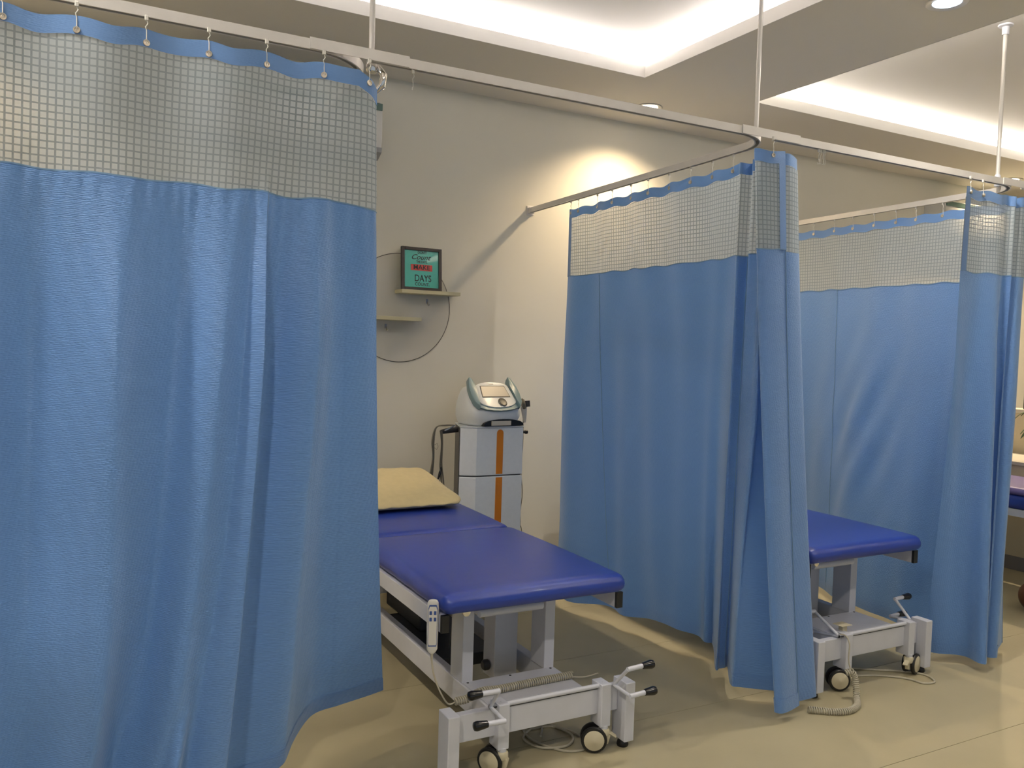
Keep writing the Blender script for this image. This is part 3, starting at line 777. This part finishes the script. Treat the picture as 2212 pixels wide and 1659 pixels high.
# ---------------------------------------------------------------- therapy cart and machine
def cart():
    t = thing('equipment_cart', 'pale grey cabinet cart with an orange stripe standing by the wall', 'cart', (2.27, 4.58, 0))
    L = t.location
    def pt(b, nm, m, par=t, **k):
        o = b.build(nm, m, par, **k)
        if par is t: o.location = -L
        return o
    poly = [(2.078, 4.47), (2.165, 4.425), (2.474, 4.425), (2.474, 4.70), (2.156, 4.70)]
    pt(MB().prism(poly, .735, 1.020, 'z', .006), 'upper_door', M_cart)
    pt(MB().prism(poly, .085, .729, 'z', .006), 'lower_door', M_cart)
    pt(MB().prism([(2.085, 4.48), (2.170, 4.433), (2.466, 4.433), (2.466, 4.69), (2.165, 4.69)], .725, .740, 'z'), 'gap_strip', M_black)
    pt(MB().prism([(2.0745, 4.478), (2.0775, 4.476), (2.1545, 4.70), (2.1515, 4.702)], .085, 1.018, 'z'), 'side_panel', M_cartd)
    def stripe(z0, z1, rt):
        r = .0215; xc = 2.318; p = [(xc - r, z0), (xc + r, z0), (xc + r, z1 - (r if rt else 0))]
        if rt: p += [(xc + r * math.cos(a), z1 - r + r * math.sin(a)) for a in [PI * k / 8 for k in range(1, 8)]]
        else: p += [(xc + r, z1)]
        p += [(xc - r, z1 - (r if rt else 0))]
        return MB().prism(p, 4.4225, 4.4255, 'y')
    pt(stripe(.742, 1.008, True), 'stripe', M_orange); pt(stripe(.14, .722, False), 'stripe', M_orange)
    pt(MB().prism([(2.074, 4.468), (2.163, 4.420), (2.478, 4.420), (2.478, 4.706), (2.150, 4.706)], 1.020, 1.027, 'z', .001), 'top_tray', M_cart)
    for x in (2.10, 2.45):
        for y in (4.46, 4.67):
            pt(MB().lathe([(.008, .05), (.008, .09)], (x, y, 0), n=10).lathe([(.026, -.010), (.030, -.006), (.030, .006), (.026, .010)], (x, y, .030), axis=(1, 0, 0), n=18), 'caster', M_black, smooth=True)
    # handles: black pegs at both sides
    pt(MB().tube([(2.470, 4.47, .988), (2.520, 4.47, .984)], .0095, 12).lathe([(.011, 0), (.013, .006), (.011, .016), (.003, .02)], (2.512, 4.47, .984), axis=(1, 0, 0), n=14), 'peg', M_black, smooth=True)
    pt(MB().tube([(2.095, 4.54, 1.000), (2.030, 4.525, .998), (1.975, 4.51, .992)], [.016, .017, .013], 12), 'peg', M_dark, smooth=True)
    pt(MB().tube([(2.055, 4.50, 1.028), (1.985, 4.485, 1.002)], .004, 8), 'peg_clip', M_chrome, smooth=True)
    return t
cart()
def machine():
    t = thing('therapy_machine', 'white and blue-grey electrotherapy console with screen standing on the cabinet cart', 'medical device', (2.292, 4.560, 1.030))
    t.rotation_euler.z = math.radians(4)
    t.scale = (.92, 1, 1)
    lv = [(0, .172, -.125, .12), (.012, .182, -.135, .125), (.05, .200, -.148, .125), (.085, .204, -.150, .12), (.105, .202, -.142, .118), (.135, .197, -.118, .11), (.165, .188, -.090, .10), (.195, .174, -.060, .09), (.215, .156, -.038, .082), (.226, .130, -.022, .072), (.230, .09, -.005, .06)]
    bm = bmesh.new(); rings = []; n = 48
    for z, hw, yf, yb in lv:
        cy, hy = (yf + yb) / 2, (yb - yf) / 2; r = []
        for k in range(n):
            a = 2 * PI * k / n; ca, sa = math.cos(a), math.sin(a); e = .55
            r.append(bm.verts.new((hw * math.copysign(abs(ca) ** e, ca), cy + hy * math.copysign(abs(sa) ** e, sa), z)))
        rings.append(r)
    for A, B in zip(rings[:-1], rings[1:]):
        for k in range(n): bm.faces.new((A[k], A[(k + 1) % n], B[(k + 1) % n], B[k]))
    bm.faces.new(rings[0][::-1]); bm.faces.new(rings[-1]); bmesh.ops.recalc_face_normals(bm, faces=bm.faces)
    bm_obj(bm, 'housing', M_dev, t)
    # sloping console plane: origin at front low edge, leaning back
    ang = math.atan2(.130, .118)
    M = Matrix.Translation((0, -.146, .100)) @ Matrix.Rotation(ang, 4, 'X')
    def slab(poly, h0, h1, nm, m, par=t, bev=.002):
        b = MB().prism(poly, h0, h1, 'z', bev); bmesh.ops.transform(b.bm, matrix=M, verts=b.bm.verts); return b.build(nm, m, par, angle=35)
    def arch(w, y0, y1, cut=.55, top=.12, n=10):
        p = []
        for k in range(n + 1):
            a = PI + PI * k / n; p.append((w * math.cos(a), y0 + .050 + .050 * math.sin(a) * (w / w)))
        for k in range(n + 1):
            a = PI * k / n; p.append((w * .86 * math.cos(a), y1 - .03 + .03 * math.sin(a)))
        return p
    slab(arch(.172, -.020, .170), .000, .012, 'console_surround', M_devb)
    cp = slab(arch(.140, .000, .190), .008, .018, 'console_panel', M_dev)
    slab([(-.105, .075), (.105, .075), (.092, .160), (-.092, .160)], .017, .0205, 'screen_bezel', M_dark, cp, 0)
    slab([(-.100, .079), (.100, .079), (.088, .156), (-.088, .156)], .0195, .0212, 'screen', M_screen, cp, 0)
    k = MB().lathe([(.030, .017), (.031, .021), (.026, .026), (.020, .024), (.004, .0245)], (.030, .036, 0), n=28); bmesh.ops.transform(k.bm, matrix=M, verts=k.bm.verts); k.build('dial', M_knob, cp, True)
    slab([(-.018, .172), (.016, .172), (.016, .179), (-.018, .179)], .0178, .0184, 'small_print', M_acg, cp, 0)
    for sx in (-1, 1):     # raised wings beside the screen
        pl = [(-.150, -.002), (-.176, .035), (-.184, .095), (-.180, .150), (-.160, .214), (-.146, .226), (-.132, .205), (-.130, .150), (-.138, .090), (-.140, .045)]
        pl = [(x * -sx, y) for x, y in pl]
        if sx > 0: pl = pl[::-1]
        slab(pl, -.012, .030, 'wing', M_devb, t, .008)
    arc = [(.150 * math.cos(a) + .035, .040 * math.sin(a) ** .7 if math.sin(a) > 0 else 0) for a in [PI * k / 12 for k in range(13)]]
    MB().prism(arc, -.152, -.120, 'y').build('recess_shade', M_black, t)  # solid black plate standing in for the shade inside an arched recess
    MB().box((-.060, -.158, .003), (.085, -.120, .030), .001).build('card_tray', M_paper, t)
    # side holder with a treatment probe
    MB().tube([(.190, -.02, .150), (.225, -.03, .135)], [.020, .026], 16).build('probe_holder', M_knob, t, True)
    return t
mc = machine()
pb = thing('ultrasound_probe', 'dark treatment probe held in the right side of the electrotherapy console', 'probe', (2.512, 4.51, 1.150))
pb.scale = (1.3, 1.3, 1.3)
MB().lathe([(.024, -.006), (.028, -.002), (.028, .006), (.022, .012)], (0, 0, 0), axis=(.9, -.35, .25), n=20).build('head', M_knob, pb, True)
MB().tube([(.004, -.004, -.012), (.006, -.008, -.045), (.010, -.008, -.085)], [.015, .012, .006], 12).build('handle', M_handw, pb, True)
MB().tube([(.018, -.012, .018), (.020, -.014, -.01)], .012, 10).build('cap', M_dark, pb, True)
bpy.context.view_layer.update()
pc = MB().tube(cr([(2.525, 4.522, 1.070), (2.528, 4.52, .90), (2.522, 4.525, .75), (2.540, 4.53, .60), (2.530, 4.53, .48), (2.535, 4.535, .38), (2.53, 4.56, .05), (2.50, 4.62, .006)], 10), .0025, 7).build('cord', M_knob, None, True)
adopt(pc, pb)
pc = MB().tube(cr([(2.476, 4.56, .47), (2.52, 4.56, .41), (2.56, 4.56, .36), (2.60, 4.62, .12), (2.62, 4.70, .006)], 8), .0022, 6).build('mains_cable', M_dark, None, True)
tag(pc, 'short dark cord leaving the right side of the cabinet cart downwards', 'cable')
# bundle of electrode leads on the left peg
lb = thing('electrode_leads', 'bundle of thin grey leads draped over the left peg of the cabinet cart', 'cables', (1.97, 4.51, 1.0))
for i in range(7):
    dx, dy = random.uniform(-.010, .010), random.uniform(-.008, .008)
    o = MB().tube(cr([(.085, -.01, .030), (.03, -.008, .030 + dy * .4), (-.028 + dx * .3, dy * .6, .018), (-.045 + dx, dy, -.06), (-.042 + dx * .6, dy, -.16), (-.052 + dx * 1.6, dy, -.28), (-.060 + dx * 3, dy, -.40), (-.03 + dx * 3, dy, -.50)], 7), .0027, 5).build('lead', M_knob, lb, True)
for i in range(6):
    dx, dy = random.uniform(-.008, .008), random.uniform(-.008, .008)
    o = MB().tube(cr([(.0 + dx, dy, .0), (.008 + dx * .6, dy, -.08), (.004 + dx, dy, -.20), (.012 + dx * 1.5, dy, -.28), (.006 + dx * 3, dy, -.36), (-.02 + dx * 4, dy, -.42), (-.045, dy, -.46)], 7), .0026, 5).build('lead', M_knob, lb, True)
MB().tube([(.010, 0, -.215), (.002, -.002, -.25), (-.010, -.002, -.285)], [.006, .009, .005], 8).build('connector', M_blackg, lb, True)
MB().tube([(-.035, 0, -.082), (-.020, 0, -.075), (-.013, 0, -.095), (-.022, 0, -.112), (-.036, 0, -.10)], .0012, 5).build('lead_loop', M_knob, lb, True)

# ---------------------------------------------------------------- wall decor
def decor():
    t = thing('wall_disc', 'thin round pale acrylic disc with a dark rim on the wall behind two shelves', 'wall decoration', (1.80, YW, 1.713))
    MB().lathe([(.321, .0), (.321, .004)], (0, -.0005, 0), axis=(0, -1, 0), n=96).build('disc', M_disc, t)
    pts = [(.3235 * math.cos(2 * PI * k / 96), -.004, .3235 * math.sin(2 * PI * k / 96)) for k in range(96)]
    MB().tube(pts, .0022, 6, closed=True).build('rim', M_edge, t)
    for nm, x0, x1, z0, lab in (('a', 1.765, 2.140, 1.797, 'upper cream floating shelf on the round wall disc, carrying the framed print'), ('b', 1.43, 1.893, 1.635, 'lower cream floating shelf on the round wall disc, half behind the curtain')):
        o = MB().box((x0, 4.655, z0), (x1, YW - .004, z0 + .021), .001).build('wall_shelf', M_shelf); tag(o, lab, 'shelf', 'floating wall shelves')
    for x, z, lab in ((1.972, 1.752, 'small bluish metal hook under the upper cream shelf'), (1.713, 1.592, 'small bluish metal hook under the lower cream shelf')):
        h = thing('wall_hook', lab, 'hook', (x, YW - .0045, z), 'small wall hooks')
        MB().box((-.007, -.004, -.005), (.007, 0, .022), .0015).build('plate', M_hook, h)
        MB().tube([(.0, -.004, .005), (.0, -.010, -.004), (.001, -.016, -.016), (.004, -.022, -.018), (.006, -.026, -.010)], .0026, 8).build('prong', M_chrome, h, True)
decor()
def txt(s, size, m, par, loc, shear=0.0, sx=1.0):
    c = bpy.data.curves.new('lettering', 'FONT'); c.body = s; c.size = size; c.align_x = 'CENTER'; c.align_y = 'CENTER'; c.extrude = .0002; c.shear = shear; c.offset = .0005
    o = bpy.data.objects.new('lettering', c); COL.objects.link(o)
    dg = bpy.context.evaluated_depsgraph_get(); me = bpy.data.meshes.new_from_object(o.evaluated_get(dg))
    bpy.data.objects.remove(o)
    q = link('lettering', me, None, par); me.materials.clear(); me.materials.append(m)
    q.rotation_euler = (PI / 2, 0, 0); q.location = loc; q.scale = (sx, 1, 1)
    return q
def framed():
    t = thing('framed_print', 'square teal quote print in a dark brown frame standing on the upper shelf', 'framed picture', (1.905, 4.690, 1.818))
    t.rotation_euler = (math.radians(-4), 0, math.radians(1.5))
    W_, H = .246, .246
    t.scale = (1.05, 1, 1.04)
    f = MB()
    for lo, hi in (((-W_ / 2, 0, 0), (-W_ / 2 + .018, .020, H)), ((W_ / 2 - .018, 0, 0), (W_ / 2, .020, H)), ((-W_ / 2 + .018, 0, 0), (W_ / 2 - .018, .020, .018)), ((-W_ / 2 + .018, 0, H - .018), (W_ / 2 - .018, .020, H))):
        f.box(lo, hi, .0015, 1)
    f.build('frame', M_frame, t)
    p = MB().box((-W_ / 2 + .016, .008, .016), (W_ / 2 - .016, .014, H - .016)).build('print', M_teal, t)
    y = .0074
    txt("DON'T", .021, M_ink, p, (.004, y, .217), sx=.85)
    txt('Count', .041, M_ink, p, (-.008, y, .190), shear=.45, sx=1.1)
    txt('THE DAYS.', .019, M_ink, p, (.002, y, .164), sx=.75)
    MB().box((-.066, .0068, .114), (.066, .0084, .149)).build('red_bar', M_red, p)
    txt('MAKE', .038, M_ink, p, (0, .0064, .1315), sx=1.05)
    txt('DAYS', .054, M_ink, p, (.008, y, .069), sx=.78)
    txt('COUNT.', .026, M_ink, p, (.004, y, .036), sx=.9)
framed()

# ---------------------------------------------------------------- air conditioners
def aircon(x0, label):
    t = thing('air_conditioner', label, 'air conditioner', (x0, YW, 2.535), 'wall air conditioners')
    Wd = 1.02
    prof = [(0, 0.02), (-.06, .0), (-.13, .006), (-.185, .035), (-.205, .10), (-.205, .24), (-.195, .29), (-.165, .318), (0, .322)]
    MB().prism(prof, 0, Wd, 'x', .006).build('casing', M_acw, t, angle=35)
    MB().box((.01, -.2085, .262), (Wd - .002, -.196, .300), .002).build('glossy_strip', M_acgl, t)
    MB().box((.03, -.150, -.004), (Wd - .05, -.07, .006), .002, rot=None).build('louvre', M_acg, t)
    MB().prism([(-.125, .0), (-.190, .034), (-.196, .06), (-.12, .02)], Wd - .03, Wd + .003, 'x').build('corner_trim', M_acg, t)
    for k in range(9): MB().box((.05, -.16 + k * .017, .322), (Wd - .05, -.154 + k * .017, .3235)).build('grille_slat', M_acg, t)
aircon(.575, 'white wall air conditioner seen through the net of the nearest curtain')
aircon(6.55, 'white wall air conditioner with green strip, at the far right above the right curtain')

# ---------------------------------------------------------------- far right sliver of the next bay
def farside():
    k = thing('reception_counter', 'cream counter with grey skirting at the far right edge', 'counter', (6.10, 2.9, 0))
    MB().box((0, 0, .098), (.55, 1.6, .76), .004).build('body', M_cab, k)
    MB().box((-.004, 0, 0), (.55, 1.6, .098), .002).build('skirting', M_plinth, k)
    MB().box((-.02, -.02, .76), (.57, 1.62, .785), .003).build('worktop', M_paper, k)
    g = thing('display_ledge', 'cream raised ledge behind the counter at the far right edge', 'shelf', (6.70, 2.9, 0))
    MB().box((0, 0, 0), (.17, 1.6, 1.10), .004).build('body', M_cab, g)
    MB().box((-.02, -.02, 1.10), (.19, 1.62, 1.13), .003).build('top', M_paper, g)
    b = thing('padded_bench', 'blue padded bench with a pale metal frame, just visible at the right edge', 'bench', (5.64, 2.75, 0))
    bm_obj(rbox(.62, 1.60, .085, (.03, .04, .04)), 'cushion', M_vinyl, b, Matrix.Translation((0, .8, .615)))
    o = bm_obj(rbox(.60, 1.50, .05, (.03, .04, .024)), 'lit_cushion_top', mat('vinyl_lilac_lit', (.16, .13, .34), .4), b, Matrix.Translation((0, .8, .682)))  # added layer, its lilac colour paints the purple light on the cushion top
    MB().box((-.30, .03, .525), (.30, 1.57, .572), .003).build('frame', M_white, b)
    for x in (-.27, .27):
        for y in (.08, 1.52): MB().box((x - .02, y - .02, 0), (x + .02, y + .02, .525), .002).build('leg', M_white, b)
    p = thing('potted_plant', 'leafy plant in a ribbed cream pot beyond the right curtain', 'plant', (6.27, 3.45, .785))
    pot = MB().lathe([(.06, 0), (.07, .01), (.085, .13), (.09, .16), (.08, .16)], (0, 0, 0), n=26).build('pot', M_pot, p, True)
    for i in range(16):
        a = i * 2.4; h = .22 + .025 * (i % 9); r = .07 + .012 * (i % 5)
        stem = MB().tube([(0, 0, .15), (r * .4 * math.cos(a), r * .4 * math.sin(a), h * .8), (r * math.cos(a), r * math.sin(a), h)], .003, 5)
        lf = stem.build('stem', M_leaf, p, True)
        bm = bmesh.new(); vs = []
        for q in range(7):
            f = q / 6; wd = .030 * math.sin(PI * min(.98, f + .02)) ** .8; x = r + .13 * f; z = h + .02 * math.sin(PI * f) - .05 * f * f
            vs.append([bm.verts.new((x * math.cos(a) - s * wd * math.sin(a), x * math.sin(a) + s * wd * math.cos(a), z + abs(s) * .006)) for s in (-1, 0, 1)])
        for A, B in zip(vs[:-1], vs[1:]):
            bm.faces.new((A[0], A[1], B[1], B[0])); bm.faces.new((A[1], A[2], B[2], B[1]))
        me = bpy.data.meshes.new('leaf'); bm.to_mesh(me); bm.free(); link('leaf', me, M_leaf, p, True)
    o = MB().box((6.74, 3.45, 1.13), (6.76, 3.95, 1.34), .002).build('black_frame_panel', M_black); tag(o, 'black-edged panel standing on the counter at the right edge', 'panel')
    o = MB().box((9.55, 4.0, 1.5), (9.6, 4.6, 2.1), .004).build('ochre_picture', M_ochre); tag(o, 'ochre picture on the end wall at the right edge', 'picture')
    bl = bmesh.new(); bmesh.ops.create_uvsphere(bl, u_segments=28, v_segments=18, radius=.095)
    o = bm_obj(bl, 'exercise_ball', M_ball); o.location = (5.19, 2.90, .095); tag(o, 'brown rubber ball on the floor at the right edge of the photo', 'ball')
farside()
